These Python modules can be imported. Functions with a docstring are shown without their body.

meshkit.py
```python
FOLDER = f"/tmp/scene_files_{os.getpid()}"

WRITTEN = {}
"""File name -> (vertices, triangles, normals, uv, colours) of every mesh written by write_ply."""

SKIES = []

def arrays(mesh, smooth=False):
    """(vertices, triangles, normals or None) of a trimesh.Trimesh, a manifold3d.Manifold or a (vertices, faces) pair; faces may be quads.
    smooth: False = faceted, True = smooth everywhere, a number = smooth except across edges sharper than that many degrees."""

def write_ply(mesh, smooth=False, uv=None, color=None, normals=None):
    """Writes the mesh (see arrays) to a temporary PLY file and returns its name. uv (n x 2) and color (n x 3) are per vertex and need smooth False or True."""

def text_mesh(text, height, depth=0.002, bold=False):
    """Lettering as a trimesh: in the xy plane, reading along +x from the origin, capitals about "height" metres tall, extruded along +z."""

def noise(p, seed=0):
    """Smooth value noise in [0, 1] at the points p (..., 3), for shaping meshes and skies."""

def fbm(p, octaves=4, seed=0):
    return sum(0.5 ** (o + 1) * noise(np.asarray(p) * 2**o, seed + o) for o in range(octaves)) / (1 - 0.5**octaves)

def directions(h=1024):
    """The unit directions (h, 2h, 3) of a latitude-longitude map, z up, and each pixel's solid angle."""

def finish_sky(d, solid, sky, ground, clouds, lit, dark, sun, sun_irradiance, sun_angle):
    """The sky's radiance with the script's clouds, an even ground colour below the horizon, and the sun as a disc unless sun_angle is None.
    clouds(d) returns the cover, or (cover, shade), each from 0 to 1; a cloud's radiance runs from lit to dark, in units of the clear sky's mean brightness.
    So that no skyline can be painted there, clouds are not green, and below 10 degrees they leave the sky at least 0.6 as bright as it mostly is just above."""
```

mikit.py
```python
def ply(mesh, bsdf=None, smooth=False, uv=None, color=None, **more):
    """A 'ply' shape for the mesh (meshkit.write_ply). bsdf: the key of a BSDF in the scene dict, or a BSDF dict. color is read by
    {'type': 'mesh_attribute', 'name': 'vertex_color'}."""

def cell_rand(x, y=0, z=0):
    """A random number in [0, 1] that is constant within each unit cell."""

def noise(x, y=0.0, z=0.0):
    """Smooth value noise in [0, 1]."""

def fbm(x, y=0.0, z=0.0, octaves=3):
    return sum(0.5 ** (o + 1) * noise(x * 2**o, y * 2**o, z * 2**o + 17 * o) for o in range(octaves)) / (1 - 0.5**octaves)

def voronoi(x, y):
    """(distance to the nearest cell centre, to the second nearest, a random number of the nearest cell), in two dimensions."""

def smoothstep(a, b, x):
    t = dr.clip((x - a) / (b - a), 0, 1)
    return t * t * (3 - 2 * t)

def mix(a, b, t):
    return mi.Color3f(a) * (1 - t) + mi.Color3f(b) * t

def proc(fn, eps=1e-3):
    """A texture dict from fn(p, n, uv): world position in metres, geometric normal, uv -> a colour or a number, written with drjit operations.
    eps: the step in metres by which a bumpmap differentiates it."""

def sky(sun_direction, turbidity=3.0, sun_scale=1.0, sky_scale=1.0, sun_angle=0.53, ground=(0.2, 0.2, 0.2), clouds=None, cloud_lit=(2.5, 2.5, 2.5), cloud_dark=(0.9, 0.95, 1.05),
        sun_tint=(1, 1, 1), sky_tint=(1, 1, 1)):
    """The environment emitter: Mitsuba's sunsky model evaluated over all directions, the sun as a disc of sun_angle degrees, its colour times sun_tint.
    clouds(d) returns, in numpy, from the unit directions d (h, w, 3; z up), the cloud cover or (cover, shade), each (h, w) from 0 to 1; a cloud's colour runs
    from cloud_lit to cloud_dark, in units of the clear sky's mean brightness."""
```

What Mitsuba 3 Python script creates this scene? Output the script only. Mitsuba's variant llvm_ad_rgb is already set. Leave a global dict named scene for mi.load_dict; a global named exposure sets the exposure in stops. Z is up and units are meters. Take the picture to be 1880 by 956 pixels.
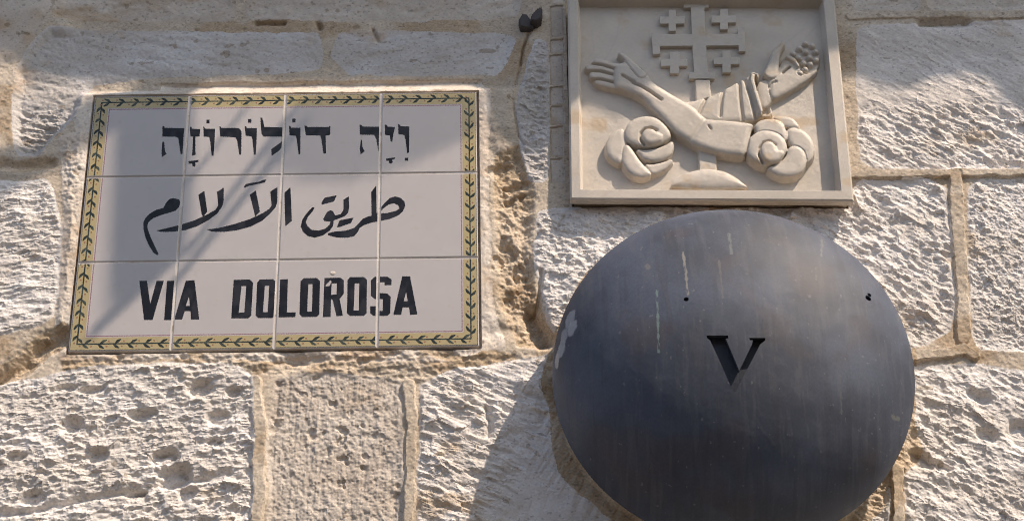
import math
import numpy as np
import trimesh
import shapely
import manifold3d as m3
from shapely import affinity
from shapely.geometry import Polygon, LineString, Point, box as sbox
from scipy import ndimage
from scipy.spatial import cKDTree
import drjit as dr
import mitsuba as mi
import mikit
import meshkit

# ------------------------------------------------------------------ camera, sky, sun, exposure
# World: x to the right along the wall, y into the wall (the tile sign's face is y = 0), z up from the street.
Z0 = 3.36                                    # height of the tile sign's upper left corner above the street
CAM = np.array([0.61063675, -2.5462262, Z0 - 1.76014534])
YAW, PITCH, ROLL, FOC = 0.01527339, 0.51870237, -0.021069, 3600.0
_d = np.array([math.sin(YAW) * math.cos(PITCH), math.cos(YAW) * math.cos(PITCH), math.sin(PITCH)])
_r = np.cross(_d, [0, 0, 1.0]); _r /= np.linalg.norm(_r)
_u = np.cross(_r, _d)
RIGHT, UP = math.cos(ROLL) * _r + math.sin(ROLL) * _u, -math.sin(ROLL) * _r + math.cos(ROLL) * _u
SUN = np.array([1.3, -1.0, 2.1])
exposure = 2.1
scene, labels = {}, {}
scene['camera'] = {'type': 'perspective', 'fov': math.degrees(2 * math.atan(940 / FOC)), 'fov_axis': 'x', 'near_clip': 0.05, 'far_clip': 1000.0,
                   'to_world': mi.ScalarTransform4f().look_at(origin=CAM.tolist(), target=(CAM + _d).tolist(), up=UP.tolist())}
scene['sky'] = mikit.sky(SUN.tolist(), turbidity=6, sky_scale=1.15, sky_tint=(1.08, 1.0, .93), sun_tint=(.985, 1.0, 1.07))


def at(px, py, y=0.0):
    """The point of the plane at depth y that was surveyed at this place of the 1880 x 956 photograph."""
    px, py = np.asarray(px, float), np.asarray(py, float)
    v = _d * FOC + RIGHT * (px[..., None] - 940) - UP * (py[..., None] - 478)
    return CAM + v * ((y - CAM[1]) / v[..., 1:2])


def xz(pts, y=0.0):
    """Survey points -> (x, z) on the plane at depth y, z measured from Z0."""
    p = np.asarray(pts, float)
    w = at(p[:, 0], p[:, 1], y)
    return np.c_[w[:, 0], w[:, 2] - Z0]


def zoomed(pts, ox, oy, s):
    return [(ox + a / s, oy + b / s) for a, b in pts]


# ------------------------------------------------------------------ helpers
V3 = lambda X, Z, k, s=0.0: np.stack([X * k, Z * k, np.full_like(X, s)], -1)


def nz(X, Z, wave, seed=0, oct=1):
    """Noise in -1..1 with this wavelength in metres."""
    X, Z = rot(X, Z, 31 + 47 * (seed % 7))
    p = V3(X, Z, 1.0 / wave, seed * 7.31)
    return 2 * (meshkit.fbm(p, oct, seed) if oct > 1 else meshkit.noise(p, seed)) - 1


def rot(X, Z, deg):
    a = math.radians(deg)
    return X * math.cos(a) + Z * math.sin(a), -X * math.sin(a) + Z * math.cos(a)


def streak(X, Z, deg, lu, lv, seed=0, oct=2):
    """Noise stretched along the direction deg (from +x towards +z)."""
    U, W = rot(X, Z, deg)
    p = np.stack([U / lu, W / lv, np.full_like(U, seed * 3.7)], -1)
    return 2 * meshkit.fbm(p, oct, seed) - 1


def chisel(X, Z, deg, lu, lv, seed=0):
    """Scoops left by a chisel: hollow cells stretched along deg with sharp crests between; 0 in the hollow, about 1 on the crest."""
    wob = 0.35 * min(lu, lv)
    Xw, Zw = X + wob * nz(X, Z, 2.2 * lv, seed + 3), Z + wob * nz(X, Z, 2.2 * lv, seed + 4)
    U, W = rot(Xw, Zw, deg)
    U, W = U / lu, W / lv
    rng = np.random.default_rng(seed)
    u0, u1, w0, w1 = U.min() - 1, U.max() + 1, W.min() - 1, W.max() + 1
    n = int((u1 - u0) * (w1 - w0) * 1.15) + 8
    pts = np.c_[rng.uniform(u0, u1, n), rng.uniform(w0, w1, n)]
    tilt = rng.uniform(-0.6, 0.6, n)
    deep = rng.uniform(0.45, 1.0, n)
    dist, idx = cKDTree(pts).query(np.stack([U, W], -1), k=1, workers=-1)
    f = np.clip(dist, 0, 1.1)
    return (f ** 1.6) * deep[idx] + tilt[idx] * ((W - pts[idx, 1]) * 0.8 + (U - pts[idx, 0]) * .35) + 0.25 * (1 - deep[idx])


def rough(X, Z, deg, lu, lv, amp, seed):
    """Hammer-dressed limestone: chisel scoops, broken crests along the blows and splintered fine relief."""
    gate = .45 + 1.1 * meshkit.fbm(V3(*rot(X, Z, 25), 1 / .045, seed), 2, seed + 9)
    lu, lv, amp = lu * .8, lv * .9, amp * .82
    return amp * gate * (.85 * chisel(X, Z, deg, lu * 1.35, lv * 1.45, seed) + .45 * chisel(X, Z, deg + 9, lu * .62, lv * .66, seed + 21) - .65
                         + .55 * streak(X, Z, deg, lu * 1.1, lv * .62, seed + 1, 3) + .34 * nz(X, Z, .0060, seed + 2, 3) + .5 * nz(X, Z, .024, seed + 5, 2))


def pit(X, Z, med, qx, qy, ru, rv, dp, deg):
    """A spalled hollow: steep above, running out below."""
    c = xz([(qx, qy)], YS)[0]
    u, w = rot(X - c[0] + .006 * med, Z - c[1] + .004 * med, deg)
    return dp * smooth(1.1, .45, np.sqrt((u / ru) ** 2 + (w / rv) ** 2) + .35 * nz(X, Z, .012, 40, 3)) * (1 + .35 * np.clip(w / rv, -1, 1))


def smooth(a, b, x):
    t = np.clip((x - a) / (b - a), 0, 1)
    return t * t * (3 - 2 * t)


def inside(poly, X, Z):
    shapely.prepare(poly)
    m = np.zeros(X.shape, bool)
    x0, z0, x1, z1 = poly.bounds
    b = (X >= x0) & (X <= x1) & (Z >= z0) & (Z <= z1)
    m[b] = shapely.contains_xy(poly, X[b], Z[b])
    return m


def dist_line(line, X, Z, reach):
    """Distance to a polyline, exact within reach."""
    d = np.full(X.shape, 9.0)
    x0, z0, x1, z1 = line.bounds
    b = (X >= x0 - reach) & (X <= x1 + reach) & (Z >= z0 - reach) & (Z <= z1 + reach)
    d[b] = shapely.distance(line, shapely.points(X[b], Z[b]))
    return d


def number(key):
    if key not in scene and key not in labels:
        return key
    k = 1
    while f'{key}_{k:03d}' in scene or f'{key}_{k:03d}' in labels:
        k += 1
    return f'{key}_{k:03d}'


def part(key, mesh, bsdf, smooth=False, **lab):
    key = number(key)
    scene[key] = mikit.ply(mesh, bsdf, smooth=smooth)
    if lab:
        labels[key] = lab
    return key


def thing(key, label, category, **more):
    labels[key] = {'label': label, 'category': category, **more}


def prism(poly, y0, y1):
    """A shapely shape in (x, z from Z0), extruded between the depths y0 (front) and y1 (back)."""
    out = []
    for g in getattr(poly, 'geoms', [poly]):
        if g.geom_type != 'Polygon' or g.area < 1e-9:
            continue
        m = trimesh.creation.extrude_polygon(g, y1 - y0, engine='earcut')
        v = m.vertices
        m = trimesh.Trimesh(np.c_[v[:, 0], y0 + v[:, 2], v[:, 1] + Z0], m.faces[:, ::-1], process=False)
        out.append(m)
    return trimesh.util.concatenate(out) if out else None


def field_meshes(X, Y, Z, lab, back):
    """Splits a height field into one closed-sided shell for each label: front faces and a skirt going back to the depth back."""
    h, w = X.shape
    idx = np.arange(h * w).reshape(h, w)
    P = np.stack([X, Y, Z], -1).reshape(-1, 3)
    a, b, c, d = idx[:-1, :-1].ravel(), idx[:-1, 1:].ravel(), idx[1:, 1:].ravel(), idx[1:, :-1].ravel()
    fl = lab[:-1, :-1].ravel()
    for l in np.unique(fl):
        if l < 0:
            continue
        s = fl == l
        q = np.c_[a[s], b[s], c[s], d[s]]
        f = np.vstack([q[:, [0, 1, 2]], q[:, [0, 2, 3]]])
        e = np.vstack([q[:, [0, 1]], q[:, [1, 2]], q[:, [2, 3]], q[:, [3, 0]]])
        code, rev = e[:, 0].astype(np.int64) * (h * w) + e[:, 1], e[:, 1].astype(np.int64) * (h * w) + e[:, 0]
        e = e[~np.isin(code, rev)]
        used, inv = np.unique(f, return_inverse=True)
        f = inv.reshape(-1, 3)
        e = np.searchsorted(used, e)
        v = P[used]
        rim, rinv = np.unique(e, return_inverse=True)
        rinv = rinv.reshape(-1, 2) + len(v)
        vb = v[rim].copy(); vb[:, 1] = back
        sk = np.vstack([np.c_[e[:, 1], e[:, 0], rinv[:, 0]], np.c_[e[:, 1], rinv[:, 0], rinv[:, 1]]])
        yield int(l), np.vstack([v, vb]), np.vstack([f, sk])


# ------------------------------------------------------------------ materials
N = mikit.noise
F = mikit.fbm
S = mikit.smoothstep
M = mikit.mix


def stone_color(light, dark, tan, cover, grain=0.12, off=0.0):
    """Limestone: two tones in soft clouds, ochre stains with ragged outlines, and a fine grain."""
    def fn(p, n, uv):
        x, z = p.x + off, p.z
        c = M(light, dark, S(0.3, 0.7, F(x * 14, p.y * 14, z * 18, 3)))
        st = S(0.62 - cover, 0.74 - cover, F(x * 9 + 3, p.y * 9, z * 12, 4)) * (0.45 + 0.55 * N(x * 160, p.y * 160, z * 160))
        c = M(c, tan, st)
        c = M(c, mi.Color3f(tan) * 0.55, 0.6 * S(0.74, 0.8, F(x * 60, p.y * 60, z * 60, 3)))
        c = c * (1 - .3 * S(.66, .78, F(x * 230, p.y * 230, z * 230, 2)))
        return c * (1 - grain + 2 * grain * N(x * 420, p.y * 420, z * 420))
    return {'type': 'twosided', 'bsdf': {'type': 'diffuse', 'reflectance': mikit.proc(fn)}}


scene['limestone_white'] = stone_color((.70, .665, .635), (.60, .56, .52), (.50, .40, .29), -0.07)
scene['limestone_grey'] = stone_color((.55, .53, .52), (.47, .44, .41), (.46, .35, .25), 0.03, off=5.0)
scene['limestone_tan'] = stone_color((.56, .505, .445), (.48, .42, .36), (.42, .32, .22), 0.03, off=9.0)
scene['mortar_lime'] = stone_color((.66, .60, .53), (.57, .49, .41), (.50, .37, .25), 0.0, off=13.0)
scene['mortar_tan'] = stone_color((.56, .485, .395), (.46, .39, .31), (.40, .30, .20), 0.03, 0.2, off=17.0)
scene['mortar_sandy'] = stone_color((.56, .465, .36), (.45, .355, .25), (.36, .255, .16), 0.04, 0.22, off=23.0)


def marble_color(p, n, uv):
    x, y, z = p.x, p.y, p.z
    c = M((.54, .485, .42), (.47, .425, .365), S(0.3, 0.7, F(x * 11, y * 11, z * 11, 3)))
    w = x * 0.8 - z * 0.5 + 0.10 * F(x * 7, y * 7, z * 7, 3)
    vein = dr.abs(2 * N(w * 34, z * 3, x * 2) - 1)
    c = M(c, (.44, .41, .385), 0.3 * S(0.10, 0.0, vein))
    c = M(c, (.46, .35, .23), 0.7 * S(0.60, 0.78, F(x * 24 + 5, y * 24, z * 24, 4)))
    return c * (0.96 + 0.08 * N(x * 300, y * 300, z * 300))


scene['marble'] = {'type': 'twosided', 'bsdf': {'type': 'principled', 'base_color': mikit.proc(marble_color), 'roughness': 0.5, 'specular': 0.3}}


def tile_white(p, n, uv):
    c = M((.435, .40, .38), (.405, .375, .36), F(p.x * 18, 0, p.z * 18, 3))
    return M(c, (.40, .36, .32), 0.5 * S(0.70, 0.82, F(p.x * 90, 3, p.z * 90, 4)))


def glaze(color, spec=0.85):
    return {'type': 'twosided', 'bsdf': {'type': 'principled', 'base_color': color, 'roughness': 0.2, 'specular': spec}}


scene['glaze_white'] = glaze(mikit.proc(tile_white))
scene['glaze_black'] = glaze(mikit.proc(lambda p, n, uv: M((.010, .010, .012), (.024, .024, .028), S(0.4, 0.7, F(p.x * 70, 1, p.z * 40, 3)))), 0.25)
scene['glaze_yellow'] = glaze(mikit.proc(lambda p, n, uv: M((.39, .31, .125), (.37, .30, .16), F(p.x * 60, 0, p.z * 60, 3))))
scene['glaze_green'] = glaze(mikit.proc(lambda p, n, uv: M((.022, .028, .022), (.06, .07, .055), S(0.4, 0.75, F(p.x * 110, 2, p.z * 110, 3)))), 0.3)
scene['glaze_mauve'] = glaze({'type': 'rgb', 'value': [.26, .13, .15]})
scene['glaze_rust'] = glaze({'type': 'rgb', 'value': [.26, .12, .05]})
scene['grout'] = stone_color((.66, .62, .57), (.55, .50, .45), (.42, .33, .25), 0.0, off=31.0)

# ------------------------------------------------------------------ the stone wall (one surveyed height field, cut into its stones)
STEP = 0.0015
cor = xz([(0, 0), (1880, 0), (0, 956), (1880, 956)], 0.01)
x0, x1 = cor[:, 0].min() - 0.05, cor[:, 0].max() + 0.05
z0, z1 = cor[:, 1].min() - 0.05, cor[:, 1].max() + 0.06
gx, gz = np.arange(x0, x1, STEP), np.arange(z0, z1, STEP)
X, Z = np.meshgrid(gx, gz)
YS = 0.008
# each stone: outline, material, proudness of its face (mm), surface style
stones = [
    ([(-90, -90), (112, -90), (98, 0), (62, 78), (30, 116), (-90, 160)], 'limestone_tan', -3, 'plain'),
    ([(116, -90), (428, -90), (428, 33), (360, 36), (250, 37), (92, 36), (104, 0)], 'limestone_tan', -20, 'worn'),
    ([(447, -90), (955, -90), (955, 28), (800, 34), (640, 35), (450, 32)], 'limestone_tan', -20, 'worn2'),
    ([(1562, -90), (1690, -90), (1686, 24), (1562, 25)], 'limestone_tan', -12, 'worn'),
    ([(1704, -90), (1980, -90), (1980, 24), (1700, 22)], 'limestone_tan', -11, 'worn2'),
    ([(92, 50), (300, 52), (590, 56), (588, 100), (592, 124), (430, 136), (300, 138), (172, 150), (135, 215), (72, 292), (26, 288), (20, 210), (28, 130), (55, 84)], 'limestone_grey', -19, 'herring'),
    ([(622, 54), (740, 50), (905, 56), (948, 68), (930, 110), (915, 132), (760, 136), (640, 132), (606, 100)], 'limestone_grey', -21, 'soft'),
    ([(984, 68), (1005, 76), (1006, 220), (1008, 300), (1000, 345), (968, 335), (952, 285), (944, 205), (964, 120)], 'limestone_grey', -6, 'scoop_small'),
    ([(985, 392), (1030, 384), (1300, 380), (1306, 640), (1024, 642), (1008, 600), (990, 540), (978, 450)], 'limestone_white', -3, 'scoop_small'),
    ([(1320, 384), (1540, 380), (1582, 335), (1700, 332), (1734, 346), (1744, 400), (1752, 560), (1744, 612), (1700, 640), (1660, 644), (1320, 645)], 'limestone_white', -5, 'scoop_diag'),
    ([(1776, 346), (1800, 334), (1980, 330), (1980, 654), (1880, 652), (1800, 648), (1784, 620), (1776, 500)], 'limestone_white', -6, 'rough_fine'),
    ([(1574, 50), (1700, 45), (1980, 40), (1980, 314), (1760, 316), (1600, 314), (1577, 300), (1570, 160)], 'limestone_white', -8, 'diag'),
    ([(1500, 668), (1668, 674), (1790, 668), (1860, 680), (1980, 690), (1980, 1060), (1660, 1060), (1656, 872), (1630, 850), (1500, 840)], 'limestone_white', -4, 'comb_diag'),
    ([(1400, 862), (1610, 880), (1632, 872), (1632, 1060), (1400, 1060)], 'limestone_white', -10, 'scoop_small'),
    ([(770, 706), (830, 680), (1000, 658), (1200, 662), (1392, 700), (1392, 1060), (764, 1060), (766, 800)], 'limestone_white', -4, 'furrow'),
    ([(497, 700), (600, 688), (740, 698), (742, 1060), (488, 1060), (490, 850)], 'limestone_tan', -9, 'combed'),
    ([(-90, 716), (40, 700), (150, 678), (300, 668), (440, 672), (466, 692), (465, 900), (462, 1060), (-90, 1060)], 'limestone_white', -4, 'ripple_pits'),
    ([(-90, 330), (40, 336), (92, 332), (112, 400), (110, 520), (96, 588), (60, 606), (0, 618), (-90, 636)], 'limestone_white', -5, 'ripple'),
]
for ya, yb in ((-60, 8), (14, 70), (76, 99), (104, 158), (163, 194), (199, 231), (236, 288), (294, 338)):   # the little stones beside the plaque
    stones.append(([(1010, ya), (1034, ya - 2), (1036, yb - 1), (1011, yb + 1)], 'limestone_tan', -6, 'chip'))

# mortar: gently uneven, pointing ribs, a lime bed round the sign, eroded sand to its right
Hm = -0.0035 + 0.0028 * nz(X, Z, .05, 1, 3) + 0.0012 * nz(X, Z, .009, 2, 2) + 0.0006 * nz(X, Z, .0035, 5)
mort = np.zeros(X.shape, np.int32)            # 0 tan, 1 lime, 2 sandy
Xw, Zw = X + 0.006 * nz(X, Z, .03, 8, 3), Z + 0.006 * nz(X, Z, .03, 9, 3)


def poly(px, y=YS, r=0.006):
    return Polygon(xz(px, y)).buffer(0).buffer(-r).buffer(r)


def rib(px, width, height, seed):
    """A trowelled rib of pointing along a polyline."""
    global Hm
    d = dist_line(LineString(xz(px, YS)), Xw * .7 + X * .3, Zw * .7 + Z * .3, 3 * width) + .0030 * nz(X, Z, .022, seed + 2, 3)
    k = smooth(width * 1.02, width * .72, d)
    top = -0.0040 + height * .8 + 0.0018 * nz(X, Z, .03, seed, 3) + 0.0010 * nz(X, Z, .006, seed + 1, 2)
    Hm = Hm * (1 - k) + top * k


# sign bed
sx, sz = .60, .45
sign = sbox(0, -sz, sx, 0)
ds = shapely.distance(sign, shapely.points(X, Z))
bed = poly([(128, 172), (300, 160), (480, 152), (884, 148), (900, 176), (897, 420), (905, 560), (930, 640), (880, 668), (470, 664), (300, 664), (110, 668), (100, 600), (112, 420), (140, 260)])
mb = inside(bed, Xw, Zw)
dbed = ndimage.distance_transform_edt(mb) * STEP
kb = smooth(0, .010, dbed)
bedh = -0.0015 + 0.0018 * nz(X, Z, .03, 11, 3) + 0.0014 * nz(X, Z, .006, 12, 2)
Hm = Hm * (1 - kb) + bedh * kb
mort[mb] = 1
over = smooth(-.07, -.03, X) * smooth(.70, .64, X) * smooth(.002, .022, Z) * smooth(.25, .16, Z)
Hm -= .013 * over
left_smear = poly([(100, 250), (170, 240), (150, 420), (125, 640), (95, 640), (112, 520), (116, 400)])
kl = smooth(0, .02, ndimage.distance_transform_edt(inside(left_smear, Xw, Zw)) * STEP)
Hm += kl * (0.004 + 0.003 * nz(X, Z, .010, 17, 3) + 0.002 * nz(X, Z, .0045, 18))
mort[kl > .15] = 1
# the light mortar filling between sign and first course, and right of the sign
fill = poly([(885, 150), (950, 160), (945, 205), (952, 285), (940, 300), (905, 300), (893, 230)])
kf = smooth(0, .015, ndimage.distance_transform_edt(inside(fill, Xw, Zw)) * STEP)
Hm += kf * (0.003 + 0.002 * nz(X, Z, .02, 19, 3))
# eroded sandy mortar column
sandy = poly([(900, 290), (955, 262), (980, 330), (985, 392), (978, 450), (990, 540), (1012, 600), (1030, 642), (990, 652), (945, 640), (912, 560), (902, 430)])
ks = smooth(0, .016, ndimage.distance_transform_edt(inside(sandy, Xw, Zw)) * STEP)
Hm += ks * (-0.008 + 0.010 * nz(X, Z, .03, 21, 3) + 0.006 * nz(X, Z, .010, 22, 3) + 0.002 * nz(X, Z, .0045, 23))
mort[ks > .2] = 2
hole = np.exp(-(dist_line(LineString(xz([(972, 575), (988, 600), (1000, 628)], YS)), Xw, Zw, .1) / .012) ** 2)
Hm -= 0.026 * hole
for qx, qy, ru, rv, dp in ((918, 312, .016, .011, .012), (945, 345, .020, .012, .014), (938, 372, .012, .010, .010), (925, 470, .012, .022, .012), (958, 500, .012, .020, .010), (945, 405, .010, .012, .008), (932, 560, .012, .016, .010)):
    Hm -= .55 * pit(X, Z, 5 * nz(X, Z, .02, 24, 2), qx, qy, ru * 1.25, rv, dp, 20)
# crumbly band under the sign
under = poly([(110, 652), (470, 648), (880, 640), (990, 652), (960, 690), (770, 706), (600, 694), (470, 690), (300, 668), (110, 690)])
ku = smooth(0, .010, ndimage.distance_transform_edt(inside(under, Xw, Zw)) * STEP)
Hm += ku * (0.001 + 0.005 * streak(X, Z, 4, .05, .012, 25, 3) + 0.003 * nz(X, Z, .008, 26, 2))
mort[(ku > .3) & (nz(X, Z, .06, 27, 3) > -.05)] = 2
for px, r, dep in (((545, 664), .014, .010), ((820, 652), .010, .006), ((690, 662), .012, .005), ((930, 610), .012, .006)):
    c = xz([px], YS)[0]
    Hm -= dep * np.exp(-(((Xw - c[0]) / (r * 2.2)) ** 2 + ((Zw - c[1]) / r) ** 2))
# cavity between the left stones
cav = dist_line(LineString(xz([(-60, 712), (0, 696), (48, 664), (84, 634), (112, 622)], YS)), Xw, Zw, .2)
Hm += -0.020 * np.exp(-(cav / .013) ** 2)
mort[cav + .008 * nz(X, Z, .02, 30, 3) < .020] = 2
cavn = smooth(.030, .006, cav)
Hm += cavn * (.006 * streak(X, Z, 30, .03, .009, 28, 3) + .004 * nz(X, Z, .009, 29, 3))
cav2 = dist_line(LineString(xz([(-60, 312), (0, 306), (40, 306), (90, 300)], YS)), Xw, Zw, .2)
Hm += -0.010 * np.exp(-(cav2 / .010) ** 2)
mort[cav2 + .008 * nz(X, Z, .02, 32, 3) < .011] = 2
# pointing ribs
rib([(470, 700), (478, 800), (476, 900), (466, 1060)], .0105, .0075, 31)
rib([(752, 706), (756, 800), (752, 900), (744, 1060)], .0085, .0065, 33)
rib([(1560, 325), (1660, 324), (1755, 322), (1960, 322)], .0075, .0085, 35)
rib([(1752, 324), (1757, 400), (1764, 520), (1768, 625)], .0110, .0065, 37)
rib([(1655, 658), (1720, 655), (1770, 645), (1788, 656)], .0095, .0085, 39)
rib([(1560, 34), (1700, 33), (1960, 32)], .0070, .005, 41)
rib([(1643, 840), (1646, 900), (1648, 1060)], .0095, .0090, 43)

# the mortar fillet along the sign's top edge slopes back to the wall
fz = Z - .004 * nz(X, Z, .05, 14, 3)
kf2 = smooth(.085, .115, X) * smooth(.612, .602, X) * (Z > 0) * smooth(.036, .028, fz)
Hm = Hm * (1 - kf2) + kf2 * (-.0015 - .80 * np.maximum(fz - .003, 0) + .0012 * nz(X, Z, .007, 15, 2))
mort[kf2 > .4] = 1
lab = np.full(X.shape, -1, np.int32)
H = Hm.copy()
for i, (px, mat, proud, style) in enumerate(stones):
    chip = style == 'chip'
    P = Polygon(xz(px, YS)).buffer(0)
    P = P.buffer(-.0015).buffer(.0015) if chip else P.buffer(-.012).buffer(.012)
    bx0, bz0, bx1, bz1 = P.bounds
    c0, c1 = np.searchsorted(gx, [bx0 - .03, bx1 + .03])
    r0, r1 = np.searchsorted(gz, [bz0 - .03, bz1 + .03])
    if c1 - c0 < 4 or r1 - r0 < 4:
        continue
    sl = (slice(r0, r1), slice(c0, c1))
    x, z = X[sl], Z[sl]
    wa = .001 if chip else .006
    m = inside(P, x + wa * nz(x, z, .035, 50 + i, 3), z + wa * nz(x, z, .035, 90 + i, 3))
    if not m.any():
        continue
    pad = np.pad(m, 1, mode='edge')
    sd = ndimage.distance_transform_edt(pad)[1:-1, 1:-1] * STEP
    s = 100 + 17 * i
    big, med, fine = nz(x, z, .11, s, 3), nz(x, z, .03, s + 1, 3), nz(x, z, .0050, s + 2, 2)
    er = .016 if style in ('herring', 'soft', 'worn', 'worn2') else .008
    if style in ('plain', 'chip'):
        t = .0015 * med + .0005 * fine
        er = .002 if chip else .02
    elif style in ('worn', 'worn2'):
        t = .003 * big + .0026 * med + .0010 * fine + .0020 * streak(x, z, 8, .05, .012, s + 3)
    elif style == 'soft':
        t = .004 * big + .0032 * streak(x, z, 12, .05, .016, s + 3, 3) + .0010 * fine
    elif style == 'herring':
        k = smooth(.055, .02, x) * smooth(-.005, -.03, z)
        t = .004 * big + .0030 * streak(x, z, -14, .05, .014, s + 3, 3) + .0010 * fine
        t = t + k * rough(x, z, -14, .018, .009, .0065, s + 4)
    elif style == 'scoop_small':
        t = .004 * big + rough(x, z, -16, .018, .0095, .0068, s + 4)
    elif style == 'scoop_diag':
        t = .006 * big + rough(x, z, -36, .024, .0115, .0085, s + 4) + .003 * med
    elif style == 'rough_fine':
        t = .004 * big + rough(x, z, -30, .0115, .0080, .0062, s + 4) + .002 * med
    elif style == 'diag':
        k = .30 + .70 * smooth(-.015, -.06, z - .0 + .01 * med)
        t = .005 * big + k * rough(x, z, -36, .034, .0115, .0085, s + 4)
    elif style == 'comb_diag':
        t = .006 * big + rough(x, z, -33, .024, .0105, .0072, s + 4) + .0025 * med
        for (qx, qy, ru, rv, dp) in ((1690, 850, .028, .016, .013), (1812, 800, .020, .013, .010), (1730, 860, .016, .010, .008), (1876, 800, .026, .026, .012), (1800, 730, .022, .012, .008), (1765, 905, .02, .012, .008)):
            t = t - pit(x, z, med, qx, qy, ru, rv, dp, -25)
    elif style == 'furrow':
        t = rough(x, z, -26, .032, .0105, .0075, s + 4)
        k = smooth(.0, .05, x - (.60 + .6 * (z + .70)) + .01 * med)
        t = .005 * big + t * (1 - .75 * k) + k * .0012 * streak(x, z, 70, .05, .008, s + 7)
    elif style == 'combed':
        comb = streak(x, z, 87, .05, .0046, s + 4, 2)
        t = .0030 * big + .0030 * med + .0016 * comb + .0020 * nz(x, z, .0056, s + 5, 2) + .0022 * nz(x, z, .012, s + 8, 3) - .0045 * smooth(.25, .6, nz(x, z, .013, s + 6, 2)) * smooth(-.1, .4, nz(x, z, .05, s + 7, 2))
    elif style == 'ripple_pits':
        t = .005 * big + rough(x, z, 6, .0165, .0090, .0066, s + 4) + .0022 * med
        for (qx, qy, ru, rv, dp) in ((133, 784, .020, .015, .013), (262, 764, .023, .012, .012), (368, 716, .022, .016, .013), (304, 842, .022, .014, .013), (318, 876, .030, .020, .015),
                                     (182, 840, .016, .015, .010), (345, 908, .018, .013, .011), (118, 716, .020, .009, .009), (252, 912, .020, .010, .009), (400, 770, .018, .014, .009),
                                     (60, 918, .020, .013, .010), (430, 722, .014, .010, .008), (30, 842, .016, .008, .008), (170, 718, .022, .008, .008), (395, 812, .014, .008, .007)):
            t = t - pit(x, z, med, qx, qy, ru, rv, dp, 8)
        g = dist_line(LineString(xz([(-60, 948), (60, 940), (150, 920), (230, 905), (330, 888), (420, 872)], YS)), x + .006 * med, z + .004 * med, .05)
        t -= .008 * np.exp(-(g / .006) ** 2)
    else:                                      # ripple
        t = .006 * big + rough(x, z, 4, .024, .0078, .0058, s + 4) + .002 * med
    hs = proud / 1000 + .004 * (not chip) + t
    e = smooth(0, er, sd)
    hh = H[sl]
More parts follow.
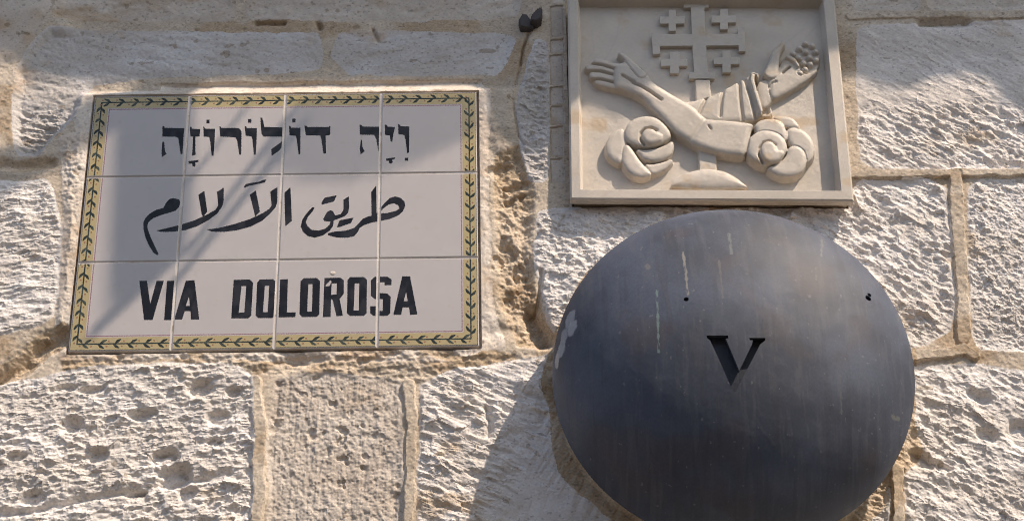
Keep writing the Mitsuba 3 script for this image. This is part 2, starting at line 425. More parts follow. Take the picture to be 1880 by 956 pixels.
    hh[m] = (hh * (1 - e) + hs * e)[m] if not chip else (-.010 + (hs + .010) * e)[m]
    lab[sl][m] = i

# cracks, holes and the break under the iron stub
for px, wd, dp in (([(972, 62), (962, 84), (955, 120), (946, 150)], .0024, .0045), ([(968, 66), (960, 92), (957, 118)], .0026, .004), ([(941, 186), (946, 215), (951, 250), (962, 268)], .0018, .0035),
                   ([(994, 498), (989, 545), (981, 570)], .0035, .010), ([(893, 750), (900, 775), (897, 800)], .005, .008), ([(470, 36), (520, 37)], .004, .010), ([(1690, 45), (1755, 47), (1775, 44)], .006, .012),
                   ([(584, 38), (587, 46)], .004, .010), ([(684, 50), (694, 70)], .003, .006), ([(1024, 420), (1035, 400)], .002, .004)):
    d = dist_line(LineString(xz(px, YS)), Xw * .4 + X * .6, Zw * .4 + Z * .6, .04)
    H -= dp * np.exp(-(d / wd) ** 2)
# mortar pad behind the metal dome
DX, DZ, DR, DH, DS = 0.958, -0.528, 0.2555, 0.145, 0.058
ang = np.arctan2(Z - DZ, X - DX)
pr = np.hypot(X - DX, Z - DZ) + .010 * nz(X, Z, .05, 61, 3)
kp = smooth(DR - .006, DR - .030, pr)
padh = .046 + .004 * nz(X, Z, .03, 62, 3) + .003 * nz(X, Z, .007, 63, 2)
H = H * (1 - kp) + padh * kp
skirt = smooth(DR + .075, DR - .01, pr + .02 * nz(X, Z, .06, 64, 2)) * (1 - kp)
H += skirt * (.006 + .003 * streak(X, Z, 60, .04, .007, 65, 2))
lab[kp > .02] = -1
mort[(kp > .02) | (skirt > .55)] = 2
lab[(skirt > .80) & (kp <= .02)] = -1
# keep clear of the sign and the plaque
so = np.maximum(np.maximum(-X, X - sx), np.maximum(-sz - Z, Z))
H = np.where(so < .0025, -0.013, H)
H = np.where((so >= .0025) & (so < .009), np.minimum(H, .032), H)
lab[so < .004] = -1
mort[so < .004] = 1
plq = xz([(1035, 0), (1047, 365), (1568, 368), (1535, 0)], -.026)
pw = Polygon([plq[0] + [0, .3], plq[0], plq[1], plq[2], plq[3], plq[3] + [0, .3]])
H = np.where(inside(pw.buffer(-.004), X, Z), -0.03, H)
Y = -H
names = ['mortar_tan', 'mortar_lime', 'mortar_sandy']
full = np.where(lab >= 0, lab + 10, mort)
full[inside(pw.buffer(-.012), X, Z) | (so < -.012)] = -1
thing('stone_wall', 'pale rough-hewn limestone wall with smeared tan mortar behind the sign, the plaque and the dome', 'wall')
for l, v, f in field_meshes(X, Y, Z + Z0, full, .05):
    if l >= 10:
        part('stone_wall__small_stone' if stones[l - 10][3] == 'chip' else 'stone_wall__stone_block', (v, f), stones[l - 10][1])
    else:
        part('stone_wall__mortar', (v, f), names[l])
part('stone_wall__core', trimesh.creation.box(bounds=[[-3, .048, 0], [5, .5, Z0 + 3.4]]), 'mortar_tan')
rng = np.random.default_rng(5)
blocks = []
zz = 0.0
while zz < Z0 + 3.3:
    bh = rng.uniform(.24, .32)
    xx = -3 + rng.uniform(0, .3)
    while xx < 4.9:
        bw = rng.uniform(.3, .6)
        for a, b in ((xx, xx + bw),):
            ov = sbox(a, zz, b, zz + bh).difference(sbox(x0 - .004, z0 + Z0 - .004, x1 + .004, z1 + Z0 + .004))
            for g in getattr(ov, 'geoms', [ov]):
                if g.is_empty or g.area < .002:
                    continue
                bb = g.bounds
                if sbox(*bb).intersects(sbox(x0, z0 + Z0, x1, z1 + Z0)):
                    continue
                blocks.append(trimesh.creation.box(bounds=[[bb[0] + .006, rng.uniform(-.004, .008), bb[1] + .006], [bb[2] - .006, .06, bb[3] - .006]]))
        xx += bw
    zz += bh
part('stone_wall__outer_masonry', trimesh.util.concatenate(blocks), 'limestone_white', kind='stuff')

# ------------------------------------------------------------------ the tile sign
thing('tile_sign', 'glazed tile street sign with a yellow leaf border reading VIA DOLOROSA in three scripts', 'street sign')
part('tile_sign__grout_bed', trimesh.creation.box(bounds=[[.001, .0016, Z0 - sz + .001], [sx - .001, .03, Z0 - .001]]), 'grout')
T = .15
rng = np.random.default_rng(11)
tiles = []


def rounded_plate(xa, xb, za, zb, b, th):
    """A tile with a softly rounded edge, its face at depth 0."""
    prof = [(0.0, b), (.25 * b, .35 * b), (.9 * b, .0)]
    rings = [(th, 0.0)] + [(p[1] * .7, p[0]) for p in prof]
    v, f = [], []
    for dep, ins in rings:
        v += [(xa + ins, dep, za + ins), (xb - ins, dep, za + ins), (xb - ins, dep, zb - ins), (xa + ins, dep, zb - ins)]
    n = len(rings)
    for k in range(n - 1):
        for j in range(4):
            a, bb = 4 * k + j, 4 * k + (j + 1) % 4
            f += [(a, bb, bb + 4), (a, bb + 4, a + 4)]
    o = 4 * (n - 1)
    f += [(o, o + 1, o + 2), (o, o + 2, o + 3)]
    return np.array(v), np.array(f)


for j in range(3):
    for i in range(4):
        xa, xb, zb, za = i * T + .0011, (i + 1) * T - .0011, -j * T - .0011, -(j + 1) * T + .0011
        v, f = rounded_plate(xa, xb, za, zb, .0016, .008)
        ta, tb = rng.normal(0, .0022, 2)
        v[:, 1] += np.clip((v[:, 0] - xa - .074) * ta + (v[:, 2] - za - .074) * tb, -.00016, .00016)
        v[:, 2] += Z0
        part('tile_sign__tile', (v, f), 'glaze_white', smooth=False)
        tiles.append(sbox(xa + .0016, za + .0016, xb - .0016, zb - .0016))
faces = shapely.union_all(tiles)


def print_on(key, shape, bsdf, lift, **lab_):
    """A layer of coloured glaze on the tiles: a fired film, lift metres thick, broken at the joints."""
    m = prism(shape.intersection(faces), -lift, .0006)
    if m is not None:
        part(key, m, bsdf, **lab_)


o = lambda k: sbox(k, -sz + k, sx - k, -k)
print_on('tile_sign__outer_line', o(0).difference(o(.0034)), 'glaze_green', .0002)
print_on('tile_sign__yellow_band', o(.0034).difference(o(.0236)), 'glaze_yellow', .0002)
print_on('tile_sign__mauve_line', o(.0250).difference(o(.0264)), 'glaze_mauve', .0002)
leaves, berries = [], []
rs = np.random.default_rng(3)


def garland(p, q, n):
    p, q = np.array(p), np.array(q)
    t = (q - p) / np.linalg.norm(q - p)
    nn = np.array([-t[1], t[0]])
    leaves.append(LineString([p, q]).buffer(.0011))
    for k in range(n):
        c = p + (q - p) * (k + .65) / n
        for s in (-1, 1):
            off = (.0035 if s < 0 else 0) + rs.normal(0, .0006)
            b = c - t * off
            tip = b - t * (.0085 + rs.normal(0, .0007)) + nn * s * (.0066 + rs.normal(0, .0004))
            mid = (b + tip) / 2 + nn * s * .0011
            leaves.append(shapely.union_all([Point(b).buffer(.0012), Point(mid).buffer(.0022)]).convex_hull)
            leaves.append(shapely.union_all([Point(mid).buffer(.0022), Point(tip).buffer(.0009)]).convex_hull)
            bc = c - t * (off + .0125) + nn * s * .0042
            berries.append(Point(bc).buffer(.0014))


gi = .0128
garland((gi, -sz + gi), (gi, -gi), 20)
garland((gi, -gi), (sx - gi, -gi), 26)
garland((sx - gi, -gi), (sx - gi, -sz + gi), 20)
garland((sx - gi, -sz + gi), (gi, -sz + gi), 26)
print_on('tile_sign__leaf_garland', shapely.union_all(leaves).intersection(o(.0036)), 'glaze_green', .0004)
print_on('tile_sign__garland_berries', shapely.union_all(berries).intersection(o(.0036)), 'glaze_rust', .0005, kind='stuff')

c5 = lambda p: zoomed(p, 280, 200, 5.529)
c7 = lambda p: zoomed(p, 530, 210, 3.984)
c6 = lambda p: zoomed(p, 250, 320, 5.973)
c8 = lambda p: zoomed(p, 240, 490, 3.481)
rc = lambda a, b, c, d: [(a, b), (c, b), (c, d), (a, d)]


def glyph(conv, outer, holes=(), rnd=.0004):
    g = shapely.union_all([Polygon(xz(conv(q))).buffer(0) for q in outer])
    for q in holes:
        g = g.difference(Polygon(xz(conv(q))).buffer(0))
    return g.buffer(rnd).buffer(-2 * rnd).buffer(rnd) if rnd else g


hebrew = [
    (c5, [[(100, 190), (105, 175), (122, 180), (125, 194), (325, 198), (318, 250), (305, 460), (285, 460), (262, 300), (240, 285), (100, 282)], [(100, 335), (118, 335), (128, 430), (142, 460), (95, 490), (92, 430)]]),
    (c5, [[(378, 200), (385, 180), (398, 185), (400, 202), (485, 208), (478, 280), (435, 284), (435, 430), (440, 465), (400, 478), (405, 430), (412, 284), (385, 280)], [(362, 535), (380, 530), (468, 520), (465, 540), (430, 548), (440, 570), (425, 588), (405, 580), (402, 555), (370, 560)]]),
    (c5, [[(515, 180), (528, 185), (532, 202), (635, 205), (632, 300), (620, 475), (600, 475), (585, 330), (575, 288), (520, 282)], rc(547, 112, 580, 148)]),
    (c5, [[(678, 180), (692, 180), (698, 195), (870, 195), (895, 215), (905, 240), (900, 465), (880, 465), (858, 320), (840, 290), (688, 282)]]),
    (c5, [[(935, 175), (952, 180), (958, 195), (1060, 198), (1058, 300), (1048, 465), (1028, 465), (1015, 320), (1005, 280), (945, 275)], rc(970, 105, 1003, 143)]),
    (c5, [[(1095, 92), (1112, 90), (1125, 130), (1135, 185), (1338, 190), (1330, 260), (1322, 370), (1290, 420), (1210, 478), (1205, 410), (1290, 350), (1312, 330), (1312, 282), (1125, 282), (1105, 250)]]),
    (c5, [[(1385, 172), (1402, 178), (1408, 192), (1502, 195), (1502, 300), (1500, 460), (1482, 460), (1465, 320), (1455, 275), (1390, 268)], rc(1418, 100, 1452, 138)]),
    (c5, [[(1543, 170), (1565, 175), (1570, 185), (1790, 185), (1795, 172), (1805, 180), (1805, 255), (1790, 268), (1758, 270), (1762, 452), (1735, 455), (1712, 300), (1702, 272), (1555, 268)]]),
    (c7, [[(518, 75), (535, 80), (540, 90), (672, 92), (672, 270), (655, 268), (640, 180), (625, 152), (522, 150)], [(528, 185), (536, 190), (540, 240), (555, 270), (525, 295), (520, 250)]]),
    (c7, [[(703, 75), (718, 80), (722, 90), (778, 95), (765, 150), (758, 202), (745, 198), (740, 155), (705, 152)], [(712, 325), (780, 315), (778, 325), (755, 335), (762, 350), (750, 362), (732, 355), (735, 340), (715, 342)]]),
    (c7, [[(800, 72), (815, 78), (818, 88), (882, 90), (880, 280), (866, 285), (855, 190), (845, 152), (802, 145)], rc(850, 318, 874, 340)]),
]
for conv, outer in hebrew:
    he = len(outer) == 2 and len(outer[1]) == 6
    print_on('tile_sign__hebrew_letter', glyph(conv, outer if he else outer[:1], rnd=.0002), 'glaze_black', .0003)
    if len(outer) == 2 and not he:
        print_on('tile_sign__vowel_point', glyph(conv, outer[1:], rnd=.0002), 'glaze_black', .0003)
arabic = [
    (c7, [[(603, 570), (640, 520), (644, 770), (606, 770)],
          [(640, 735), (655, 705), (700, 650), (740, 612), (780, 600), (820, 612), (848, 640), (852, 670), (835, 710), (800, 740), (740, 765), (670, 780), (610, 790), (550, 810), (520, 830), (505, 860), (480, 890), (430, 902), (350, 900), (290, 885), (285, 870), (330, 858), (420, 850), (480, 830), (510, 800), (540, 765), (580, 747)]],
     [[(662, 725), (690, 690), (730, 660), (770, 650), (800, 665), (810, 690), (780, 708), (720, 722)]]),
    (c7, [[(172, 680), (190, 682), (175, 710), (140, 750), (125, 790), (140, 820), (170, 845), (220, 850), (270, 835), (300, 805), (305, 785), (260, 780), (252, 765), (280, 715), (305, 700), (325, 710), (340, 740), (380, 730), (400, 700), (400, 625), (440, 600), (442, 680), (435, 720), (410, 745), (360, 765), (330, 775), (325, 815), (300, 850), (250, 885), (190, 902), (140, 890), (105, 860), (88, 820), (100, 770), (130, 725)],
          [(238, 650), (262, 610), (352, 592), (330, 638), (245, 660)], [(352, 825), (372, 775), (475, 755), (455, 795), (370, 825)]], []),
    (c6, [[(1625, 205), (1692, 140), (1708, 510), (1635, 572)]], []),
    (c6, [[(1245, 225), (1312, 178), (1358, 410), (1305, 462)],
          [(1470, 190), (1550, 140), (1548, 300), (1530, 360), (1470, 430), (1380, 510), (1250, 575), (1100, 615), (960, 632), (830, 628), (770, 605), (900, 590), (1080, 545), (1250, 490), (1380, 430), (1460, 380), (1485, 340)],
          [(1180, 140), (1200, 110), (1260, 95), (1340, 85), (1400, 60), (1428, 58), (1410, 90), (1340, 105), (1230, 130), (1190, 150)]], []),
    (c6, [[(682, 225), (748, 182), (780, 410), (735, 465), (718, 440)],
          [(885, 195), (962, 145), (960, 290), (945, 350), (890, 430), (790, 505), (670, 570), (540, 612), (400, 630), (290, 632), (215, 618), (330, 592), (480, 555), (640, 505), (780, 440), (870, 390), (900, 340)]], []),
    (c6, [[(400, 262), (470, 275), (485, 310), (470, 360), (430, 400), (370, 420), (280, 445), (190, 480), (140, 520), (122, 560), (130, 610), (165, 700), (215, 810), (245, 870), (230, 885), (190, 860), (140, 780), (100, 690), (80, 600), (78, 530), (100, 480), (150, 430), (220, 390), (300, 368), (330, 310), (360, 275)]], []),
]
for conv, outer, holes in arabic:
    print_on('tile_sign__arabic_letter', glyph(conv, outer, holes), 'glaze_black', .0003)
latin = [
    ([[(55, 88), (104, 88), (125, 235), (165, 88), (212, 88), (140, 338), (85, 338)]], []),
    ([[(232, 88), (278, 88), (258, 338), (213, 338)]], []),
    ([[(352, 88), (408, 85), (438, 335), (385, 335), (382, 282), (345, 282), (328, 335), (278, 335)]], [[(352, 248), (378, 248), (372, 190)]]),
    ([[(658, 82), (760, 80), (782, 100), (770, 310), (750, 328), (642, 328)]], [[(708, 122), (738, 122), (726, 290), (690, 292)]]),
    ([[(825, 80), (910, 78), (928, 95), (920, 310), (905, 326), (815, 326), (798, 310), (808, 100)]], [[(858, 120), (885, 120), (875, 288), (845, 288)]]),
    ([[(955, 80), (1005, 78), (998, 290), (1055, 290), (1052, 320), (945, 322)]], []),
    ([[(1105, 72), (1190, 70), (1210, 90), (1205, 300), (1190, 318), (1095, 320), (1078, 300), (1085, 92)]], [[(1135, 110), (1162, 110), (1158, 285), (1128, 285)]]),
    ([[(1238, 70), (1340, 68), (1362, 85), (1362, 170), (1335, 205), (1356, 310), (1315, 315), (1290, 210), (1280, 205), (1278, 318), (1228, 320)]], [[(1285, 105), (1318, 105), (1315, 175), (1280, 178)], [(1248, 112), (1262, 100), (1275, 84), (1284, 94), (1270, 122), (1246, 124)]]),
    ([[(1402, 65), (1490, 64), (1510, 82), (1508, 295), (1490, 312), (1400, 312), (1382, 295), (1385, 85)]], [[(1432, 105), (1460, 105), (1458, 278), (1425, 278)]]),
    ([[(1560, 62), (1640, 62), (1668, 80), (1666, 115), (1622, 118), (1622, 98), (1590, 98), (1588, 165), (1640, 170), (1662, 190), (1658, 295), (1640, 312), (1550, 312), (1530, 295), (1530, 250), (1575, 250), (1578, 280), (1610, 280), (1612, 205), (1560, 205), (1535, 185), (1535, 85)]], []),
    ([[(1735, 60), (1785, 60), (1832, 302), (1785, 305), (1778, 258), (1738, 258), (1728, 305), (1678, 305)]], [[(1745, 218), (1770, 218), (1760, 160)]]),
]
for outer, holes in latin:
    print_on('tile_sign__latin_letter', glyph(c8, outer, holes, .0002), 'glaze_black', .0003)
cp = xz(c8([(1292, 40)]))[0]
chipm = trimesh.creation.icosphere(2, .0042)
chipm.vertices *= [1, .25, .8]
chipm.apply_translation([cp[0], -.0003, cp[1] + Z0])
part('tile_sign__chip', chipm, 'mortar_lime', smooth=True, label='white chip of bare clay above the letter R')

# ------------------------------------------------------------------ the marble relief
thing('relief_plaque', 'cream marble relief of crossed arms under a cross with four small crosses', 'plaque')
FY, PY = -.026, -.005                          # depths of the frame's face and of the sunk panel
bl, br = xz([(1047, 365)], FY)[0], xz([(1568, 368)], FY)[0]
ub = (br - bl) / np.linalg.norm(br - bl)
vb = np.array([-ub[1], ub[0]])
PW = float(np.linalg.norm(br - bl))
loc = lambda p: np.c_[(np.atleast_2d(p) - bl) @ ub, (np.atleast_2d(p) - bl) @ vb]
RY = PY - .011
PH = float(loc(xz([(1280, 4)], FY))[0, 1]) + .026
pl = lambda px, y=RY: loc(xz(px, y))
z6 = lambda p: pl(zoomed(p, 1060, 60, 3.188))
z7 = lambda p: pl(zoomed(p, 1280, 60, 3.188))
z4 = lambda p: pl(zoomed(p, 1180, 0, 5.973))
fb, fl_, fr_ = .0165, .0150, .0175                # widths of the frame's members
bev = .0055


def plaque_world(u, v, y):
    w = bl + np.outer(u, ub) + np.outer(v, vb)
    return np.c_[w[:, 0], y, w[:, 1] + Z0]


def frame_bar(o0, o1, i0, i1, key):
    """A mitred bar: outer edge o0-o1, inner edge of the face i0-i1, with a bevel down to the panel."""
    o0, o1, i0, i1 = map(np.array, (o0, o1, i0, i1))
    cin = np.array([PW / 2, PH / 2])
    k0, k1 = i0 + np.sign(cin - i0) * bev, i1 + np.sign(cin - i1) * bev
    cr = .0025
    c0, c1 = o0 + np.sign(cin - o0) * cr, o1 + np.sign(cin - o1) * cr
    rows = [(o0, o1, -.011), (o0, o1, FY + cr), (c0, c1, FY + .0004), (i0, i1, FY), (i0 + (k0 - i0) * .18, i1 + (k1 - i1) * .18, FY + .0012), (k0, k1, PY + .0006), (k0, k1, .004)]
    uv = np.array([p for a, b, _ in rows for p in (a, b)])
    y = np.repeat([r[2] for r in rows], 2)
    v = plaque_world(uv[:, 0], uv[:, 1], y)
    n = len(rows)
    f = []
    for k in range(n):
        a, b, c, d = 2 * k, 2 * k + 1, 2 * ((k + 1) % n) + 1, 2 * ((k + 1) % n)
        f += [(a, b, c), (a, c, d)]
    for e in (0, 1):
        f += [(e, 2 * k + e, 2 * k + 2 + e) for k in range(1, n - 1)]
    m = trimesh.Trimesh(v, np.array(f), process=False)
    trimesh.repair.fix_normals(m)
    part(key, m, 'marble')


O = [(0, 0), (PW, 0), (PW, PH), (0, PH)]
I = [(fl_, fb), (PW - fr_, fb), (PW - fr_, PH - fb), (fl_, PH - fb)]
for k in range(4):
    frame_bar(O[k], O[(k + 1) % 4], I[k], I[(k + 1) % 4], 'relief_plaque__frame_bar')

bq = np.array([(.007, .008), (PW - .006, .008), (PW - .006, PH - .006), (.007, PH - .006)])
bw_ = plaque_world(bq[:, 0], bq[:, 1], np.zeros(4))
part('relief_plaque__mortar_bed', prism(Polygon(np.c_[bw_[:, 0], bw_[:, 2] - Z0]).difference(Polygon(np.c_[bw_[:, 0], bw_[:, 2] - Z0]).buffer(-.007)), -.0105, .03), 'mortar_sandy')
gs = .0008
gu, gv = np.arange(fl_ + .004, PW - fr_ - .004, gs), np.arange(fb + .004, PH - fb - .004, gs)
Ug, Vg = np.meshgrid(gu, gv)
R = .0004 * nz(Ug, Vg, .06, 71, 3)
RL = np.zeros(Ug.shape, np.int32)              # 0 panel
PARTS = ['panel', 'cross_shaft', 'mound', 'sleeved_arm', 'cloud', 'cloud', 'bare_arm', 'cross_shaft']


def pillow(shape, l, edge, hgt, r, grooves=(), lift=None):
    """Raises the shape over what lies under it: a rounded body of height hgt above an edge of height edge."""
    x0_, y0_, x1_, y1_ = shape.bounds
    a, b = np.searchsorted(gu, [x0_, x1_])
    c, d = np.searchsorted(gv, [y0_, y1_])
    sl = (slice(max(c - 2, 0), d + 2), slice(max(a - 2, 0), b + 2))
    u, v = Ug[sl], Vg[sl]
    m = inside(shape, u, v)
    sd = np.zeros(u.shape)
    sd[m] = shapely.distance(shape.boundary, shapely.points(u[m], v[m]))
    t = np.clip(sd / (.55 * r), 0, 1)
    h = 1.9 * edge + .66 * hgt * np.sqrt(np.maximum(1 - (1 - t) ** 2, 0))
    if lift is not None:
        h = h + lift(u, v)
    for line, wd, dp in grooves:
        gd = shapely.distance(LineString(line), shapely.points(u, v))
        h = h - 1.5 * dp * np.exp(-(gd / wd) ** 2)
    R[sl][m] = h[m]
    RL[sl][m] = l




def chaikin(p, n=2):
    p = np.asarray(p, float)
    for _ in range(n):
        q = np.roll(p, -1, 0)
        p = np.stack([.78 * p + .22 * q, .22 * p + .78 * q], 1).reshape(-1, 2)
    return p


sh = lambda p, r=.003: Polygon(chaikin(p)).buffer(.0006).buffer(-r).buffer(2 * r).buffer(-r)


def capsule(path, widths):
    path = np.asarray(path)
    out = []
    for (p, q, a, b) in zip(path[:-1], path[1:], widths[:-1], widths[1:]):
        out.append(shapely.union_all([Point(p).buffer(a), Point(q).buffer(b)]).convex_hull)
    return shapely.union_all(out)


px_ = 1 / 3.188 / 1195                          # one zoomed picture dot on the plaque, metres
# shaft below the cross and the mound
pillow(Polygon(pl([(1276, 144), (1304, 144), (1311, 230), (1280, 230)])), 1, .004, .0015, .006)
pillow(Polygon(pl([(1280, 230), (1311, 230), (1318, 318), (1284, 318)])), 7, .004, .0015, .006)
pillow(sh(pl([(1228, 348), (1236, 334), (1252, 322), (1275, 314), (1300, 311), (1328, 315), (1350, 326), (1368, 340), (1376, 348)]), .002), 2, .006, .008, .03)
# sleeved arm
folds = [(z7(p), .0022, .0035) for p in ([(155, 330), (140, 400), (135, 490)], [(245, 290), (252, 400), (268, 520)], [(278, 275), (312, 380), (342, 505)], [(60, 370), (30, 430), (0, 500)])]
pillow(sh(z7([(345, 285), (425, 262), (470, 300), (470, 345), (440, 395), (400, 440), (370, 430)])), 3, .003, .007, .02)
pillow(sh(z7([(-200, 425), (-60, 403), (0, 395), (70, 378), (150, 338), (225, 295), (290, 262), (318, 240), (345, 246), (340, 300), (365, 400), (395, 490), (380, 505), (300, 515), (180, 530), (40, 525), (-50, 480), (-200, 490)])), 3, .004, .0085, .022, folds)
pillow(capsule(z7([(325, 252), (318, 290), (340, 370), (362, 440), (378, 488)]), [14 * px_, 15 * px_, 14 * px_, 14 * px_, 13 * px_]), 3, .008, .005, .005)
pillow(capsule(z7([(325, 250), (350, 258), (352, 275)]), [10 * px_, 9 * px_, 7 * px_]), 3, .008, .004, .004)
pillow(capsule(z7([(388, 485), (418, 488), (432, 470), (428, 440)]), [14 * px_, 12 * px_, 10 * px_, 8 * px_]), 3, .004, .005, .004)
# right hand
pillow(sh(z7([(410, 285), (425, 255), (470, 235), (500, 150), (540, 135), (590, 175), (625, 235), (700, 205), (706, 225), (640, 285), (560, 335), (470, 385), (430, 390)])), 3, .004, .008, .018,
       [(z7([(502, 238), (520, 222), (540, 206)]), .0016, .004), (z7([(425, 320), (440, 300), (460, 290)]), .002, .002)])
pillow(sh(z7([(545, 128), (590, 95), (640, 60), (690, 68), (716, 100), (718, 180), (700, 212), (640, 250), (606, 225), (585, 165)])), 3, .0035, .0012, .006)
for q in ([(560, 126), (598, 95), (632, 66)], [(592, 151), (633, 115), (673, 80)], [(622, 182), (657, 149), (693, 114)], [(632, 218), (661, 188), (696, 165)], [(604, 241)]):
    for c in q:
        pillow(Point(z7([c])[0]).buffer(20 * px_), 3, .0050, .0085, 34 * px_)
pillow(capsule(z7([(430, 245), (445, 190), (462, 120), (500, 72)]), [42 * px_, 36 * px_, 26 * px_, 17 * px_]), 3, .006, .0065, .010)
pillow(sh(z7([(505, 150), (540, 140), (575, 165), (600, 205), (590, 225), (570, 190), (530, 165)])), 3, .007, .0055, .006)
# clouds: back lobes first
z7p = lambda q: sh(z7(q), .004)
pillow(z7p([(440, 495), (500, 488), (560, 500), (600, 545), (590, 565), (530, 560), (470, 540)]), 4, .005, .006, .014)
pillow(z7p([(520, 570), (570, 560), (630, 580), (675, 630), (690, 690), (675, 745), (640, 775), (600, 740), (560, 690), (528, 640)]), 4, .006, .007, .018)
pillow(z7p([(330, 560), (350, 530), (400, 512), (460, 515), (505, 545), (527, 600), (520, 650), (450, 640), (350, 620)]), 4, .007, .007, .016)
pillow(z7p([(530, 680), (580, 668), (625, 700), (642, 760), (620, 820), (570, 850), (500, 855), (440, 835), (400, 800), (470, 780), (520, 730)]), 4, .007, .007, .018)


def spiral(c, r0_, r1_, a0, turns, n=40):
    a = np.linspace(0, turns * 2 * np.pi, n)
    r = np.linspace(r0_, r1_, n)
    return [(c[0] + rr * math.cos(a0 + t), c[1] + rr * math.sin(a0 + t)) for rr, t in zip(r, a)]


pillow(z7p([(285, 680), (300, 630), (345, 595), (400, 583), (470, 600), (520, 650), (527, 700), (490, 755), (440, 785), (390, 795), (330, 770), (290, 730)]), 4, .008, .008, .02,
       [(z7([(380, 775), (360, 735), (365, 690), (385, 662), (420, 655), (450, 675)]), .0020, .0045), (z7([(300, 610), (330, 600), (400, 640)]), .001, 0)])
pillow(sh(z7([(368, 735), (366, 700), (380, 670), (408, 656), (438, 664), (458, 690), (462, 715), (496, 712), (505, 735), (470, 775), (420, 788), (385, 772)]), .004), 4, .0105, .007, .014)
# left cloud
z6p = lambda q: sh(z6(q), .004)
pillow(z6p([(270, 558), (225, 570), (185, 605), (163, 660), (170, 715), (205, 755), (250, 775), (290, 720), (290, 620)]), 5, .005, .007, .02)
pillow(z6p([(385, 765), (440, 770), (520, 750), (560, 728), (562, 752), (530, 790), (470, 825), (430, 830)]), 5, .004, .006, .012)
pillow(z6p([(330, 680), (400, 690), (480, 675), (540, 645), (558, 622), (568, 670), (550, 720), (500, 750), (440, 758), (380, 745)]), 5, .005, .007, .016)
pillow(z6p([(272, 662), (300, 660), (330, 700), (370, 760), (430, 825), (430, 840), (380, 858), (320, 845), (275, 800), (255, 740)]), 5, .006, .007, .018)
pillow(z6p([(275, 590), (290, 545), (335, 510), (400, 495), (460, 505), (510, 545), (545, 590), (545, 625), (490, 660), (430, 680), (350, 672), (300, 655), (278, 625)]), 5, .007, .0075, .022,
       [(z6([(390, 665), (370, 640), (372, 600), (395, 578), (430, 572), (460, 585)]), .0020, .0045)])
pillow(sh(z6([(375, 630), (380, 598), (405, 580), (440, 582), (460, 600), (500, 615), (490, 650), (440, 672), (400, 665)]), .005), 5, .0095, .006, .014)
# bare arm, over all
g6 = lambda p: [tuple(q) for q in z6(p)]
arm = g6([(350, 195), (385, 215), (420, 265), (440, 300), (520, 350), (620, 410), (690, 455), (745, 515)]) + [tuple(q) for q in z7([(110, 522), (230, 530), (335, 545), (310, 590), (285, 735), (200, 728), (110, 712), (0, 678)])] \
    + g6([(640, 640), (560, 590), (480, 500), (430, 450), (395, 405), (340, 370), (280, 345), (215, 325), (215, 200), (280, 175)])
hand = [(130, 150), (96, 150), (88, 172), (58, 180), (44, 198), (52, 222), (74, 232), (68, 250), (76, 268), (100, 276), (98, 292), (116, 306), (215, 330), (280, 340), (300, 180), (215, 178)]
pillow(sh(z6(hand), .0012), 6, .0045, .0055, .012, [(z6(q), .0017, .0062) for q in ([(70, 178), (150, 192), (218, 212)], [(50, 226), (130, 226), (208, 246)], [(66, 272), (140, 274), (212, 292)])])
pillow(sh(arm), 6, .006, .0095, .021,
       [(z6([(320, 305), (370, 325), (420, 355), (490, 405)]), .0018, .0045), (z6([(262, 262), (300, 285), (330, 300)]), .002, .004), (z6([(765, 560), (780, 580)]), .0012, .003), (z6([(660, 640), (700, 590), (745, 520)]), .004, .0015)],
       lift=lambda u, v: .002 * smooth(.10, .30, u))
pillow(capsule(z6([(250, 132), (285, 160), (325, 205), (372, 255)]), [16 * px_, 20 * px_, 27 * px_, 32 * px_]), 6, .006, .008, .009)
# the clouds' fronts lie before the shoulder
R = ndimage.gaussian_filter(R, .6)
R += .00022 * nz(Ug, Vg, .005, 77, 2) + .0004 * nz(Ug, Vg, .02, 78, 2)
W = plaque_world(Ug.ravel(), Vg.ravel(), (PY - R).ravel()).reshape(Ug.shape + (3,))
RL[:, -1] = RL[:, -2]
seen = set()
for l, v, f in field_meshes(W[..., 0], W[..., 1], W[..., 2], RL, .015):
    extra = {4: dict(label='carved cloud at the elbow of the bare arm, right'), 5: dict(label='carved cloud on the left under the open hand'), 6: dict(label='bare carved arm reaching to upper left'), 3: dict(label='carved arm in a folded sleeve reaching to upper right')}.get(l, {})
    nn = len(f)
    part('relief_plaque__' + PARTS[l], (v, f), 'marble', smooth=40, **extra)


def relief_prism(rings, top, key, **lab_):
    g = shapely.union_all([Polygon(q).buffer(0) for q in rings]).buffer(.0004).buffer(-.0004)
    back = trimesh.creation.extrude_polygon(g, top + .006, engine='earcut')
    v = back.vertices
    hgt = v[:, 2]
    ctr = np.array(g.centroid.coords[0])
    m = trimesh.Trimesh(plaque_world(v[:, 0], v[:, 1], PY + .006 - hgt), back.faces[:, ::-1], process=False)
    part(key, m, 'marble', **lab_)


q4 = lambda a, b, c, d: z4([(a, b), (c, b), (c, d), (a, d)])
relief_prism([z4([(528, 14), (676, 14), (690, 365), (722, 845), (572, 845), (548, 485)]), q4(450, 14, 726, 70), q4(512, 780, 790, 848), z4([(108, 362), (1052, 362), (1055, 484), (112, 492)]), z4([(98, 358), (178, 358), (196, 575), (116, 582)]), z4([(1045, 300), (1118, 300), (1132, 545), (1058, 550)])],
             .0075, 'relief_plaque__cross', label='large raised cross with barred ends')
for a, b, c, d, e, f_, g_, h_ in ((288, 92, 366, 322, 190, 165, 462, 242), (852, 82, 938, 306, 758, 155, 1028, 230), (304, 555, 402, 785, 203, 630, 492, 706), (878, 538, 968, 778, 783, 613, 1067, 686)):
    relief_prism([q4(a, b, c, d), q4(e, f_, g_, h_)], .0065, 'relief_plaque__small_cross')

